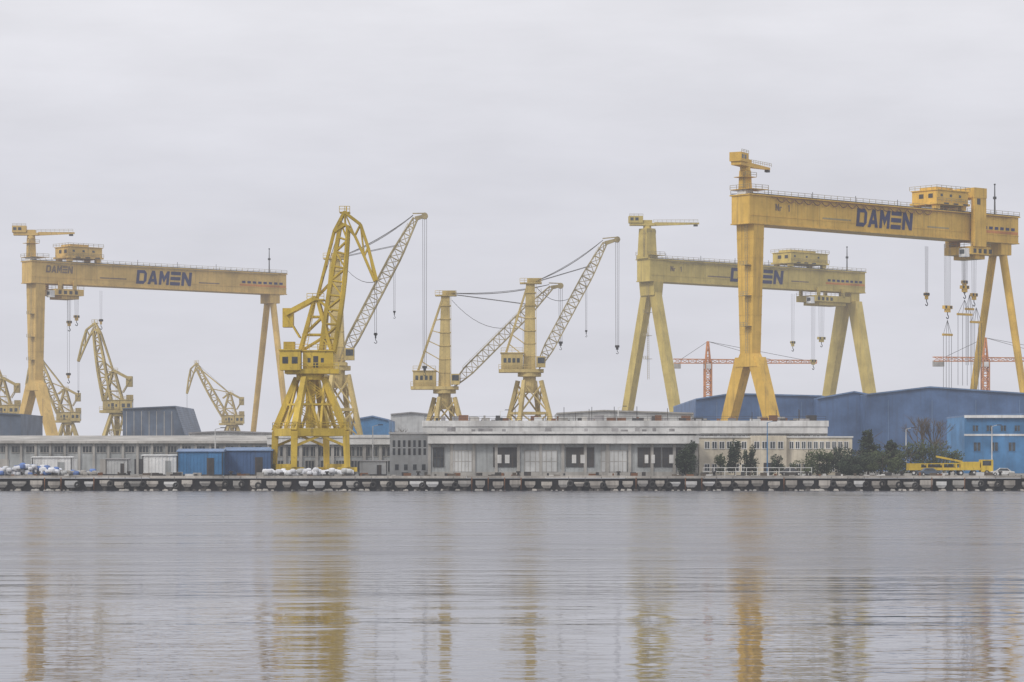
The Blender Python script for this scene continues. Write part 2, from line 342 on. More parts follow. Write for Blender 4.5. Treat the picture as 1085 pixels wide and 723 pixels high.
# ------------------------------------------------------------------ double-link jib portal crane
def levelling_crane(px,D,Y,mir=1,luff=0,sc=1,prot=25,rz=0,detail=True):
    e=empty('harbour_portal_crane',wx(px,D),D,GZ,R(rz),sc)
    s0=.1733
    def P(x,y,w=0): return Vector(((x-329)*s0*mir,w,(504.4-y)*s0))
    m=MB().mat(Y); h=5.0
    rot=Matrix.Rotation(R(prot),4,'Z')
    C=[rot@Vector((a*h,b*h,0)) for a,b in((-1,-1),(1,-1),(1,1),(-1,1))]
    T=[rot@Vector((a*1.9,b*1.9,0)) for a,b in((-1,-1),(1,-1),(1,1),(-1,1))]
    Z=Vector((0,0,1))
    for i in range(4):
        j=(i+1)%4
        m.bar(C[i]*1.04+Z*1.6,C[i]+Z*8.2,1.05,1.05,1.2,1.2)
        m.bar(C[i]+Z*8.2,T[i]+Z*18,1.2,1.2,1.0,1.0)
        m.bar(C[i]+Z*8.0,C[j]+Z*8.0,.9,1.4)
        mid=(C[i]+C[j])/2
        m.bar(mid+Z*8.3,T[i]+Z*17.2,.4); m.bar(mid+Z*8.3,T[j]+Z*17.2,.4)
        if i%2: m.bar(C[i]*1.03+Z*1.7,C[j]*1.03+Z*1.7,.8,1.0)
        else: m.bar(C[i]*1.02+Z*5.4,mid+Z*7.4,.45); m.bar(C[j]*1.02+Z*5.4,mid+Z*7.4,.45)
        m.bar(C[i].lerp(T[i],.5)+Z*13.1,C[j].lerp(T[j],.5)+Z*13.1,.35)
    m.obj('portal_frame',e)
    m=MB()
    for i in range(4):
        o=C[i]*1.04; dr=(C[1]-C[0]).normalized()
        m.mat(Y).bar(o-dr*1.8+Z*1.2,o+dr*1.8+Z*1.2,.7,.8); m.mat(DARK)
        sd=dr.cross(Z)
        for k in(-1.2,-.4,.4,1.2): m.tube(o+dr*k-sd*.25+Z*.42,o+dr*k+sd*.25+Z*.42,.38,n=10)
    m.obj('wheel_bogies',e)
    m=MB().mat(Y); m.tube((0,0,17.6),(0,0,19.2),2.6,n=18); m.tube((0,0,8.8),(0,0,17.6),.9,n=12); m.obj('slew_ring',e)
    m=MB().mat(Y)
    for a in range(3):
        z=8.8+a*3; x0=-2.2 if a%2 else 2.0; x1=-x0
        m.bar((x0,-3.4+.6*a,z),(x1,-3.4+.6*a,z+3),.5,.12); m.rail((x0,-3.7+.6*a,z),(x1,-3.7+.6*a,z+3),1,1)
    for i in range(4):
        m.rail(C[i]*1.08+Z*8.8,C[(i+1)%4]*1.08+Z*8.8,1,1.6)
    m.obj('stairs_and_handrails',e)
    m=MB().mat(Y)
    def bx(x0,x1,y0,y1,w0,w1):
        a=P(x0,y0);b=P(x1,y1); m.box(min(a.x,b.x),max(a.x,b.x),w0,w1,min(a.z,b.z),max(a.z,b.z))
    bx(303,360,396.5,391.5,-3.1,3.1); bx(322,354,391.4,373,-2.6,2.6); bx(321,355,372.9,371.6,-2.8,2.8)
    bx(298,320,393,372.6,-3.9,-.6); bx(297,321,372.4,371,-4.1,-.4)
    bx(300,312,391,362,.6,2.4)
    m.rail(P(303,371.4,-3),P(355,371.4,-3),1,1.4); m.rail(P(303,391,-3.2),P(360,391,-3.2),1,1.4)
    m.mat(GLASS); bx(301,307,386,379,-3.96,-3.9); bx(311,317,386,379,-3.96,-3.9); 
    a=P(298,388);b=P(298,377); m.box(min(a.x,a.x-mir*.05),max(a.x,a.x-mir*.05),-3.6,-1,a.z,b.z)
    bx(327,330,385,380,-2.66,-2.6); bx(341,344,385,380,-2.66,-2.6)
    m.mat(DARK); bx(333,338,390,378,-2.67,-2.6)
    m.obj('machinery_house_and_cab',e)
    m=MB().mat(Y)
    for w in(-1.9,1.9):
        m.bar(P(318,373,w),P(333,318,w*.7),.55); m.bar(P(352,373,w),P(337,318,w*.7),.6)
        m.bar(P(322,355,w*.95),P(347,355,w*.95),.35); m.bar(P(328,336,w*.8),P(342,336,w*.8),.35)
        m.bar(P(322,355,w*.95),P(342,336,w*.8),.3); m.bar(P(318,373,w),P(347,355,w*.9),.3)
        m.bar(P(303,333,w*.8),P(335,316,w*.8),.8); m.bar(P(335,316,w*.8),P(352,330,w*.8),.5)
        m.bar(P(303,333,w*.8),P(318,358,w*.8),.3)
    for y_,x0,x1 in((318,333,337),(336,328,342),(355,322,347)):
        m.bar(P(x0,y_,-1.6),P(x0,y_,1.6),.4);m.bar(P(x1,y_,-1.6),P(x1,y_,1.6),.4)
    bx(300,311,347,327,-1.5,1.5)
    m.box(*sorted((P(326,0).x,P(344,0).x)),-1.9,1.9,P(0,319).z,P(0,318).z+.1); m.rail(P(326,317.5,-1.9),P(344,317.5,-1.9),1,1)
    m.ladder(P(324,372,-2.2),P(334,320,-1.7),.5,.6,(1,0,0))
    m.obj('tower_frame_and_counterweight',e)
    J0=P(346,374)
    Rm=Matrix.Translation(J0)@Matrix.Rotation(R(luff)*mir,4,'Y')@Matrix.Translation(-J0)
    def Q(x,y,w=0): return Rm@P(x,y,w)
    m=MB().mat(Y); N=9
    for w in(-1,1):
        rr=[];ff=[]
        for i in range(N+1):
            t=i/N; ww=w*(2.0-1.1*t); bul=math.sin(t*math.pi)*2.5
            rr.append(Q(340+(361-340)*t-bul*.4,374+(236-374)*t,ww)); ff.append(Q(354+(369-354)*t+bul,374+(240-374)*t,ww))
        for i in range(N):
            m.bar(rr[i],rr[i+1],.5,.62); m.bar(ff[i],ff[i+1],.5,.62)
            m.bar(rr[i] if i%2 else ff[i],ff[i+1] if i%2 else rr[i+1],.28)
            m.bar(rr[i+1],ff[i+1],.26)
        if w==-1: L=(rr,ff)
    for i in range(N+1):
        for k in(0,1):
            p=L[k][i]; q=Vector((p.x,-p.y,p.z)); m.bar(p,q,.3)
            if i<N:
                p2=L[k][i+1]; m.bar(p,Vector((p2.x,-p2.y,p2.z)),.2)
    m.obj('main_jib',e)
    m=MB().mat(Y)
    piv=Q(365,236); dp=piv-P(365,236)
    Rf=Matrix.Translation(piv)@Matrix.Rotation(R(luff*.3)*mir,4,'Y')@Matrix.Translation(-P(365,236))
    def G(x,y,w=0): return Rf@P(x,y,w)
    up=[(354,246),(365,225),(382,238),(390,262),(399,297)]; lo=[(354,246),(366,238),(376,250),(386,272),(397,298)]
    for w in(-1,1):
        W=[1.3,1.1,.9,.7,.4]
        for i in range(4):
            m.bar(G(*up[i],w*W[i]),G(*up[i+1],w*W[i+1]),.42,.5); m.bar(G(*lo[i],w*W[i]),G(*lo[i+1],w*W[i+1]),.4,.45)
            m.bar(G(*up[i+1],w*W[i+1]),G(*lo[i+1],w*W[i+1]),.25); m.bar(G(*up[i],w*W[i]),G(*lo[i+1],w*W[i+1]),.22)
            m.bar(G(*up[i+1],-w*W[i+1]),G(*up[i],w*W[i]),.2)
    for i in range(5): m.bar(G(*up[i],-W[i]),G(*up[i],W[i]),.3); m.bar(G(*lo[i],-W[i]),G(*lo[i],W[i]),.3)
    m.box(*sorted((G(360,224).x,G(371,224).x)),-1.2,1.2,G(365,226).z,G(365,225).z); m.rail(G(360,225,-1.2),G(371,225,-1.2),1,.8)
    m.bar(G(367,225),G(367,219),.2)
    m.obj('fly_jib',e)
    m=MB().mat(Y)
    for w in(-1,1): m.bar(P(336,317,w*1.2),G(354,246,w*1.2),.42)
    for i in range(1,6):
        a=P(336,317).lerp(G(354,246),i/6); m.bar(a+Vector((0,-1.2,0)),a+Vector((0,1.2,0)),.2)
    for w in(-.7,.7): m.bar(P(335,316,w),Q(350,300,w),.4)
    m.obj('tie_bars',e)
    m=MB(); t=G(398,298)
    hook_block(m,t.x,0,t.z,t.z-9.5,DARK,2,.4,.45,.035); m.mat(ROPE).rope(P(336,316,.3),G(365,226,.3),.05); m.rope(G(365,226,.3),t,.05)
    m.obj('hoist_ropes_and_hook',e)
    return e
levelling_crane(329,520,Y_P)
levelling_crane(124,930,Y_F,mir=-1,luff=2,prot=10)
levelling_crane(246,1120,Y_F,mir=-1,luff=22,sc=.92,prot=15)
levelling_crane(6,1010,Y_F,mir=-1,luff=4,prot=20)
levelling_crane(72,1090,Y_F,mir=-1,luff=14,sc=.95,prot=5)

# ------------------------------------------------------------------ column cranes with long lattice jib
def lattice_crane(cx,D,col_top,deck,foot,tip,head,house,hook_px,half=6.5,rz=0,ext=None):
    e=empty('lattice_jib_crane',wx(cx,D),D,GZ,0)
    s=D/F
    def P(x,y,w=0): return Vector(((x-cx)*s,w,GZ+(HY-y)*s))
    zd=P(cx,deck).z
    Z=Vector((0,0,1)); rot=Matrix.Rotation(R(20),4,'Z')
    m=MB().mat(Y_C)
    C=[rot@Vector((a*half,b*half,0)) for a,b in((-1,-1),(1,-1),(1,1),(-1,1))]
    T=[c*.36 for c in C]; zt=zd-2; 
    for i in range(4):
        j=(i+1)%4
        m.bar(C[i]+Z*1.5,T[i]+Z*zt,1.0,1.0,.9,.9)
        for k in(.3,.62):
            m.bar(C[i].lerp(T[i],k)+Z*(1.5+(zt-1.5)*k),C[j].lerp(T[j],k)+Z*(1.5+(zt-1.5)*k),.6)
        for k0,k1 in((.0,.3),(.3,.62),(.62,.96)):
            A=C[i].lerp(T[i],k0)+Z*(1.5+(zt-1.5)*k0);B=C[j].lerp(T[j],k1)+Z*(1.5+(zt-1.5)*k1); m.bar(A,B,.33)
            A=C[j].lerp(T[j],k0)+Z*(1.5+(zt-1.5)*k0);B=C[i].lerp(T[i],k1)+Z*(1.5+(zt-1.5)*k1); m.bar(A,B,.33)
        m.bar(C[i]+Z*.9,C[i]+Z*1.6,2.4,1.6)
    m.tube((0,0,zt-3),(0,0,zd-.6),1.6,n=14)
    m.obj('portal_frame',e)
    m=MB().mat(Y_C); m.tube((0,0,zd-1),(0,0,zd),2.9,n=18)
    x0,x1,y0,y1=house; a=P(x0,y0);b=P(x1,y1)
    m.box(a.x-.6,P(foot[0],0).x+1.4,-3,3,zd,zd+.8)
    m.box(a.x,b.x,-2.6,2.6,zd+.82,a.z); m.box(a.x-.2,b.x+.2,-2.8,2.8,a.z+.01,a.z+.25)
    m.rail((a.x,-2.8,a.z+.25),(b.x,-2.8,a.z+.25)); m.rail((a.x-.6,-3,zd+.8),(1,-3,zd+.8))
    m.mat(GLASS)
    for k in range(4): u=a.x+.6+k*(b.x-a.x-1)/4; m.box(u,u+.7,-2.66,-2.6,zd+2.4,zd+3.5)
    m.mat(Y_C).box(1.7,3.9,-4.2,-2.2,zd+1.2,zd+3.9); m.mat(GLASS).box(3.9,3.95,-4,-2.4,zd+2.2,zd+3.6); m.box(2,3.7,-4.26,-4.2,zd+2.2,zd+3.6)
    m.obj('machinery_house_and_cab',e)
    top=P(*col_top); 
    m=MB().mat(Y_C)
    w=1.35
    m.hexa([(-w-.2,-w,zd+.8),(w+.2,-w,zd+.8),(w+.2,w,zd+.8),(-w-.2,w,zd+.8)],[(top.x-w*.8,-w*.8,top.z),(top.x+w*.8,-w*.8,top.z),(top.x+w*.8,w*.8,top.z),(top.x-w*.8,w*.8,top.z)])
    H=top.z-zd
    for k in range(1,7):
        z=zd+.8+k*H/7; xx=top.x*k/7; ww=w*(1-.12*k/7)+.1; m.box(xx-ww-.1,xx+ww+.1,-ww,ww,z,z+.25)
    m.box(top.x-2.6,top.x+2.8,-1.6,1.6,top.z,top.z+.3); m.rail((top.x-2.6,-1.6,top.z+.3),(top.x+2.8,-1.6,top.z+.3),1,1)
    m.box(top.x-.8,top.x+2.6,-.8,.8,top.z+.31,top.z+1.3)
    for ww in(-1.9,1.9):
        m.bar((a.x+1.2,ww,a.z+.2),(top.x-.9,ww*.5,top.z-1),.45)
    for k in range(1,7):
        t=k/7; p=Vector((a.x+1.2,1.9,a.z)).lerp(Vector((top.x-.9,.95,top.z-1)),t); m.bar(p,(p.x,-p.y,p.z),.22)
        q=Vector((top.x*t-1.2,-1,zd+.8+t*H)); m.bar((p.x,-p.y,p.z),q,.22)
    m.ladder((1.7,-1,zd+1),(top.x+1.4,-1,top.z),.6,.6)
    m.obj('column_and_backstay',e)
    f=P(*foot);t=P(*tip);hd=P(*head)
    m=MB().mat(Y_J)
    m.lattice(f,t,2.6,1.5,18,.28,.15,h0=.8,h1=1.0,mid=2.5)
    m.bar(t,hd,.9,1.0,.6,.7); m.bar(t+Vector((-.6,0,1.2)),hd+Vector((0,0,.6)),.25); m.tube(hd+Vector((0,-.6,0)),hd+Vector((0,.6,0)),.75,n=12)
    m.rail(f.lerp(t,.1)+Vector((0,-1.5,1.4)),f.lerp(t,.9)+Vector((0,-1.1,1.2)),1,2.5,.03)
    m.obj('lattice_jib',e)
    m=MB().mat(ROPE)
    for w_ in(-.9,-.3,.3,.9): m.rope(top+Vector((1.6,w_,.8)),t+Vector((-.5,w_*.7,.8)),.05,sag=.6+.5*abs(w_))
    for w_ in(-.5,.5): m.rope(top+Vector((1.6,w_,-1)),f.lerp(t,.55)+Vector((0,w_,1)),.04,sag=2.2)
    for w_ in(-1.2,1.2): m.rope(top+Vector((1.4,w_,.5)),f.lerp(t,.78)+Vector((0,w_,1.2)),.06)
    hook_block(m,hd.x,0,hd.z,P(0,hook_px).z,DARK,3,.9,.5,.045)
    q=f.lerp(t,.72); hook_block(m,q.x,0,q.z,q.z-(P(0,300).z-P(0,355).z),DARK,2,.35,.4,.035)
    m.obj('ropes_and_hook',e)
    return e
lattice_crane(358,640,(355,275),388,(361,384),(440,232),(450,229),(338,350,372,388),388,5.2)
lattice_crane(471,720,(472,314),413,(480,409),(584,305),(594,303),(438,462,394,412),362,5.6)
lattice_crane(561,700,(562,301),395,(570,390),(641,258),(654,254),(531,554,375,393),366,6.2)

# ------------------------------------------------------------------ tower cranes in the distance
def tower_crane(px,D,top,jl,jr,yj):
    e=empty('tower_crane',wx(px,D),D,GZ,0); s=D/F
    zt=GZ+(HY-yj)*s; za=GZ+(HY-top)*s
    m=MB().mat(ORG); m.lattice((0,0,0),(0,0,zt),2.6,2.6,22,.5,.3); m.lattice((0,0,zt),(0,0,za),1.8,.5,3,.4,.25)
    m.mat(WHITE).box(-1.5,1.5,-1.5,1.5,zt-3,zt-1); m.obj('tower_mast',e)
    m=MB().mat(ORG)
    a=(jl-px)*s; b=(jr-px)*s; m.lattice((a,0,zt),(b,0,zt),1.7,1.2,int(abs(b-a)/3),.34,.2)
    m.mat(ROPE)
    m.rope((0,0,za),(a*.8,0,zt+.6),.09); m.rope((0,0,za),(b*.6,0,zt+.6),.09); m.rope((0,0,za),(b*.9,0,zt+.6),.09)
    sh=a if abs(a)<abs(b) else b
    m.mat(CONC).box(min(sh*.8,sh),max(sh*.8,sh),-1,1,zt-3,zt-.6)
    m.obj('jib_and_counterjib',e); e.rotation_euler=(0,0,R(8))
tower_crane(750,1150,362,713,868,383)
tower_crane(1044,1150,358,987,1180,381)

# ------------------------------------------------------------------ water, ground, quay
def water_mat():
    m,nt,b=new_mat('harbour_water')
    st=mapping(nt,(.010,.045,1),True); st2=mapping(nt,(.42,1,1),True); st3=mapping(nt,(.03,.10,1),True); st4=mapping(nt,(.25,1,1),True)
    sep=nd(nt,'ShaderNodeSeparateXYZ'); g=nd(nt,'ShaderNodeNewGeometry'); nt.links.new(g.outputs['Position'],sep.inputs[0])
    def mad(a,b_,c):
        n=nd(nt,'ShaderNodeMath',operation='MULTIPLY_ADD')
        for i,v in enumerate((a,b_,c)):
            if hasattr(v,'is_output'): nt.links.new(v,n.inputs[i])
            else: n.inputs[i].default_value=v
        return n.outputs[0]
    pn=noise_n(nt,st,1.,3); pn3=noise_n(nt,st3,1.,5)
    yj=mad(pn,60,sep.outputs['Y'])
    far=ramp(nt,yj,115,185,0,1)                       # breeze-ruffled beyond the sheltered near water
    patch=ramp(nt,pn,.5,.6,0,1)
    # two cat's-paws of wind on the right
    yy=mad(pn3,30,sep.outputs['Y'])
    def band(y0,y1,x0,x1):
        a=ramp(nt,yy,y0,y0+7,0,1); c=ramp(nt,yy,y1-9,y1,1,0); d=ramp(nt,mad(pn3,16,sep.outputs['X']),x0,x1,0,1)
        return mad(mad(a,c,0.),d,0.)
    cat=mad(band(139,178,16,34),1.,mad(band(250,300,24,48),.8,0.))
    n1=noise_n(nt,st2,1.1,3,.5); n2=noise_n(nt,st2,.33,3,.5); n3=noise_n(nt,st2,4.0,2,.5); n4=noise_n(nt,st4,.10,4,.6)
    gust=ramp(nt,pn3,.35,.65,.5,1.4)
    amp=mad(cat,.10,mad(patch,.006,mad(mad(far,gust,0.),.055,.012)))
    h=mad(n1,amp,mad(n2,mad(far,.16,.045),mad(n3,mad(far,.008,.0022),mad(n4,mad(far,.42,.02),0.))))
    bp=nt.nodes.new('ShaderNodeBump'); bp.inputs['Strength'].default_value=1; bp.inputs['Distance'].default_value=1
    nt.links.new(h,bp.inputs['Height']); nt.links.new(bp.outputs[0],b.inputs['Normal'])
    shade=mad(cat,-.5,1.)
    c=mixc(nt,cat,(.046,.048,.060),(.03,.033,.045)); nt.links.new(c,b.inputs['Base Color']); b.inputs['IOR'].default_value=1.33  # ruffled patches also painted darker, standing in for weaker reflection off wave faces
    nt.links.new(mad(mad(far,gust,0.),.155,.03),b.inputs['Roughness'])
    return m
m=MB().mat(water_mat()); m.add([(-3000,-800,0),(3000,-800,0),(3000,502,0),(-3000,502,0)],[(0,1,2,3)]); m.obj('water')
def ground_mat():
    m,nt,b=new_mat('yard_ground')
    v=mapping(nt,(1,1,1),True); n=noise_n(nt,v,.05,5); n2=noise_n(nt,v,.8,5)
    c=mixc(nt,ramp(nt,n,.4,.6),(.13,.12,.105),(.20,.19,.17)); c=mixc(nt,ramp(nt,n2,.55,.7,0,.6),c,(.07,.065,.055))
    nt.links.new(c,b.inputs['Base Color']); b.inputs['Roughness'].default_value=.95; return m
m=MB().mat(ground_mat()); m.add([(-4000,500.6,GZ),(4000,500.6,GZ),(4000,9000,GZ),(-4000,9000,GZ)],[(0,1,2,3)]); m.obj('ground')
q=empty('quay_wall',0,500,0)
m=MB().mat(CONCQ); x=-260
while x<260:
    w=14.0; dz=random.uniform(-.05,.05); m.box(x,x+w-.06,-.2,.9,GZ-.30+dz,GZ+.12+dz); x+=w
m.obj('capping_beam',q)
m=MB().mat(DARK); m.box(-260,260,1.0,1.6,-1,GZ-.35); m.obj('gap_shade_wall',q)  # near-black sheet: shade of the gaps under the deck put into colour
m=MB(); x=-258
while x<258:
    w=random.uniform(1.2,1.95); zz=random.uniform(.4,.8)
    m.mat(CONCD).tube((x,.5,-.8),(x,.5,zz),.4,n=10)
    m.mat(random.choice([CONCQ,CONCQ,CONCL,CONC]))
    a=w*.62; c_=w*.36
    m.hexa([(x-c_,-.05,zz),(x+c_,-.05,zz),(x+c_,.98,zz),(x-c_,.98,zz)],[(x-a,-.3,zz+.5),(x+a,-.3,zz+.5),(x+a,.98,zz+.5),(x-a,.98,zz+.5)])
    m.box(x-a,x+a,-.31,.97,zz+.505,1.72+random.uniform(-.2,.15))
    x+=2.9+random.uniform(-.3,.3)
m.obj('pier_heads',q)
m=MB(); x=-256.5
while x<256:
    if random.random()<.4:
        m.mat(RUBBER).torus((x,-.25,1.15+random.uniform(-.25,.1)),(0,1,0),.42,.2)
        m.mat(ROPE).rope((x-.3,-.22,1.5),(x-.3,-.22,GZ),.04)
    elif random.random()<.4: m.mat(RUST).box(x-.08,x+.08,-.33,-.2,.1,GZ-.2)
    x+=2.9
m.obj('tyre_fenders',q,True)
m=MB()
for k in range(620):
    x=random.uniform(-258,258); r=random.uniform(.2,.6); m.mat(random.choice([CONCD,CONC,CONCQ])); m.hexa([(x-r,-.7,-.2),(x+r,-.6,-.2),(x+r,.3,-.2),(x-r,.3,-.2)],[(x-r*.6,-.4,r*.5),(x+r*.5,-.35,r*.4),(x+r*.6,.2,r*.5),(x-r*.6,.2,r*.6)])
m.obj('waterline_rubble',q)
for k in range(17):
    x=-135+k*17+random.uniform(-1,1); e=empty('mooring_bollard',x,501.6,GZ+.12)
    m=MB().mat(RUBBER); m.tube((0,0,-.1),(0,0,.55),.26,.2,n=12); m.tube((0,0,.55),(0,0,.8),.42,.36,n=12); m.box(-.45,.45,-.4,.4,-.11,.04); m.obj('bollard_body',e)

# ------------------------------------------------------------------ buildings
def grid_windows(m,x0,x1,n,z0,z1,y,ww,mull=2,frame=WHITE):
    for i in range(n):
        c=x0+(i+.5)*(x1-x0)/n
        m.mat(GLASS).box(c-ww/2,c+ww/2,y-.03,y+.2,z0,z1)
        m.mat(frame)
        for k in range(mull+1):
            xx=c-ww/2+k*ww/mull; m.box(xx-.05,xx+.05,y-.09,y-.031,z0,z1)
        m.box(c-ww/2-.06,c+ww/2+.06,y-.1,y-.032,z1-.001,z1+.1); m.box(c-ww/2-.1,c+ww/2+.1,y-.14,y-.033,z0-.12,z0-.001)
e=empty('quayside_warehouse',0,0,0)
X0,X1,YF=wx(455,530),wx(738,530),530
m=MB().mat(WALLG); m.box(X0,X1,YF,YF+42,GZ,10.3); m.obj('walls',e)
m=MB().mat(CONCL); m.box(X0-.3,X1+.4,YF-1.4,YF+.1,8.5,10.0); m.box(X0-.5,X1+.6,YF-1.7,YF+42.2,10.31,10.75)
m.mat(CONC)
n=12
for i in range(n+1): xx=X0+(X1-X0)*i/n; m.box(xx-.28,xx+.28,YF-.25,YF-.002,GZ,8.49)
m.box(X0,X1,YF-.12,YF-.003,GZ,GZ+.7)
m.obj('concrete_frame_and_canopy',e)
m=MB()
def door(px0,px1,py0,py1,D,mat,frame=CONCL,split=3):
    a,b=wx(px0,D),wx(px1,D); z0,z1=wz(py1,D),wz(py0,D); z0=max(z0,GZ+.05)
    m.mat(mat).box(a,b,D-.16,D+.1,z0,z1)
    m.mat(frame)
    for k in range(split+1): xx=a+(b-a)*k/split; m.box(xx-.06,xx+.06,D-.22,D-.165,z0,z1)
    m.box(a-.1,b+.1,D-.24,D-.17,z1,z1+.15); m.box(a,b,D-.21,D-.168,(z0+z1)/2-.05,(z0+z1)/2+.05)
for a,b,mt in((459,470,GLASS),(478,500,WALLL),(523,548,DARK),(556,590,WALLL),(600,629,DARK),(637,664,WALLL),(676,700,DARK),(702,721,DARK)):
    if mt in(GLASS,DARK): door(a,b,475,495,YF,mt,CONCD,3)
    else: door(a,b,478,500,YF,mt,CONC,6)
m.mat(CONCL)
for px in (527,535,606,615,683,690,709): 
    a=wx(px,YF); m.box(a,a+random.uniform(.5,1.0),YF-.3,YF-.23,wz(491,YF),wz(482,YF))
m.obj('doors_and_windows',e)
m=MB().mat(WALLL); D=578; x0,x1=wx(450,D),wx(875,D); zt=wz(446,D)
m.box(x0,x1,D,D+60,GZ,zt-1.2); m.mat(CONCL).box(x0-.3,x1+.3,D-.8,D-.002,zt-2.6,zt-1.25); m.box(x0-.5,x1+.5,D-1,D+60.4,zt-1.19,zt)
m.mat(CONC)
for i in range(22): xx=x0+(x1-x0)*i/21; m.box(xx-.3,xx+.3,D-.3,D-.003,GZ,zt-2.62)
grid_windows(m,x0+1,x1-1,42,zt-4.2,zt-3.0,D,1.5)
m.obj('rear_hall',e)
m=MB()
for k in range(110):
    xx=random.uniform(x0+1,x1-3); yy=D+random.uniform(2,40); w=random.uniform(.4,2.2); h=random.uniform(.3,1.3); m.mat(random.choice([ROOF,CONC,DARK,WALLL,RUST])).box(xx,xx+w,yy,yy+w,zt,zt+h)
for k in range(14):
    xx=random.uniform(x0+1,x1-3); m.mat(DARK).bar((xx,D+5,zt),(xx,D+5,zt+random.uniform(1.5,3.2)),.12)
m.rail((x0,D,zt),(x1,D,zt),.9,3,.03)
m.obj('roof_vents_and_pipes',e)
m=MB().mat(ROOF)
for k in range(16): xx=random.uniform(X0+1,X1-3); yy=YF+random.uniform(3,30); m.box(xx,xx+random.uniform(.6,1.6),yy,yy+1,10.76,10.76+random.uniform(.4,1))
m.obj('front_roof_vents',e)
e=empty('office_annex',0,0,0); D=538; x0,x1=wx(413,D),wx(454.5,D); zt=wz(460,D)
m=MB().mat(WALLL); m.box(x0,x1,D,D+12,GZ,zt); m.mat(CONCL).box(x0-.2,x1+.05,D-.3,D+12.2,zt+.01,zt+.35); m.obj('walls',e)
m=MB()
for i in range(7):
    c=x0+.8+i*(x1-x0-1.6)/6; m.mat(DARK if i%2 else GLASS).box(c-.24,c+.24,D-.05,D+.1,zt-4.0,zt-1.2); m.mat(WHITE).box(c-.3,c+.3,D-.09,D-.052,zt-2.7,zt-2.55)
m.mat(GLASS)
for i in range(4): c=x0+1+i*1.7; m.box(c,c+.7,D-.04,D+.1,GZ+1,GZ+2.1)
m.obj('windows',e)
e=empty('long_warehouse',0,0,0); D=562; x0,x1=wx(285,D),wx(420,D); zt=wz(461,D)
m=MB().mat(WALLG); m.box(x0,x1,D,D+40,GZ,zt-.6); m.mat(CONCL).box(x0-.3,x1+.3,D-1,D-.002,zt-1.9,zt-.65); m.box(x0-.4,x1+.4,D-1.2,D+40.4,zt-.59,zt)
m.mat(CONC)
for i in range(9): xx=x0+(x1-x0)*i/8; m.box(xx-.3,xx+.3,D-.4,D-.003,GZ,zt-2)
m.obj('walls_and_roof',e)
m=MB(); grid_windows(m,x0+.5,x1-.5,16,zt-4.2,zt-2.4,D,1.2,2,CONC); grid_windows(m,x0+.5,x1-.5,8,GZ+.6,GZ+2.8,D,1.8,3,CONC); m.obj('windows',e)
e=empty('long_warehouse',0,0,0); D=600; x0,x1=wx(-70,D),wx(300,D); zt=wz(470,D)
m=MB().mat(WALLG); m.box(x0,x1,D,D+50,GZ,zt); m.mat(CONC)
for i in range(25): xx=x0+(x1-x0)*i/24; m.box(xx-.25,xx+.25,D-.35,D-.003,GZ,zt-.01)
m.mat(CONC)
m.hexa([(x0-.4,D-.9,zt+.01),(x1+.4,D-.9,zt+.01),(x1+.4,D+51,zt+.01),(x0-.4,D+51,zt+.01)],[(x0-.4,D-.8,zt+.5),(x1+.4,D-.8,zt+.5),(x1+.4,D+25,zt+1.9),(x0-.4,D+25,zt+1.9)])
m.obj('walls_and_roof',e)
m=MB(); grid_windows(m,x0+1,x1-1,24,zt-1.9,zt-.6,D,2.0,3,CONC)
for i in range(10): c=x0+6+i*7.3; m.mat(random.choice([WALLL,DARK,CONC])).box(c,c+2.6,D-.2,D+.1,GZ+.02,GZ+3.2)
m.obj('windows_and_doors',e)
e=empty('cream_office_building',0,0,0); D=556; x0,x1=wx(741,D),wx(903,D); zt=wz(464,D)
m=MB().mat(CREAM); m.box(x0,x1,D,D+14,GZ,zt); m.box(x0+10,x0+17,D-1.2,D-.01,GZ,zt+.4); m.mat(CONCL).box(x0-.2,x1+.2,D-.25,D+14.2,zt+.01,zt+.3)
m.obj('walls',e)
m=MB(); grid_windows(m,x0+.8,x0+9.5,6,zt-2.1,zt-.8,D,.95); grid_windows(m,x0+17.5,x1-.6,10,zt-2.1,zt-.8,D,.8); grid_windows(m,x0+.8,x0+9.5,6,GZ+.8,GZ+2.1,D,.95)
grid_windows(m,x0+17.5,x1-.6,9,GZ+.8,GZ+2.1,D,.85); grid_windows(m,x0+10.4,x0+16.6,4,zt-2.1,zt-.8,D-1.2,1); m.mat(DARK).box(x0+12.5,x0+14.3,D-1.26,D-1.1,GZ,GZ+2.4); m.obj('windows',e)
def hall(name,pts,D,depth,mw,mr,base=GZ,extra=None):
    e=empty(name,0,0,0)
    P=[(wx(a,D),wz(b,D)) for a,b in pts]
    m=MB().mat(mw)
    k=len(P); vs=[(P[0][0],D,base)]+[(a,D,b) for a,b in P]+[(P[-1][0],D,base)]
    vb=[(a,D+depth,c) for a,_,c in vs]; n=len(vs)
    m.add(vs+vb,[tuple(range(n)),tuple(range(2*n-1,n-1,-1)),(0,1,n+1,n),(n-2,n-1,2*n-1,2*n-2)])
    m.obj('walls',e)
    m=MB().mat(mr)
    for (a,b),(c,d) in zip(P,P[1:]):
        m.hexa([(a,D-.6,b+.02),(c,D-.6,d+.02),(c,D+depth+.5,d+.02),(a,D+depth+.5,b+.02)],[(a,D-.6,b+.4),(c,D-.6,d+.4),(c,D+depth+.5,d+.4),(a,D+depth+.5,b+.4)])
    m.obj('roof',e)
    return e,P
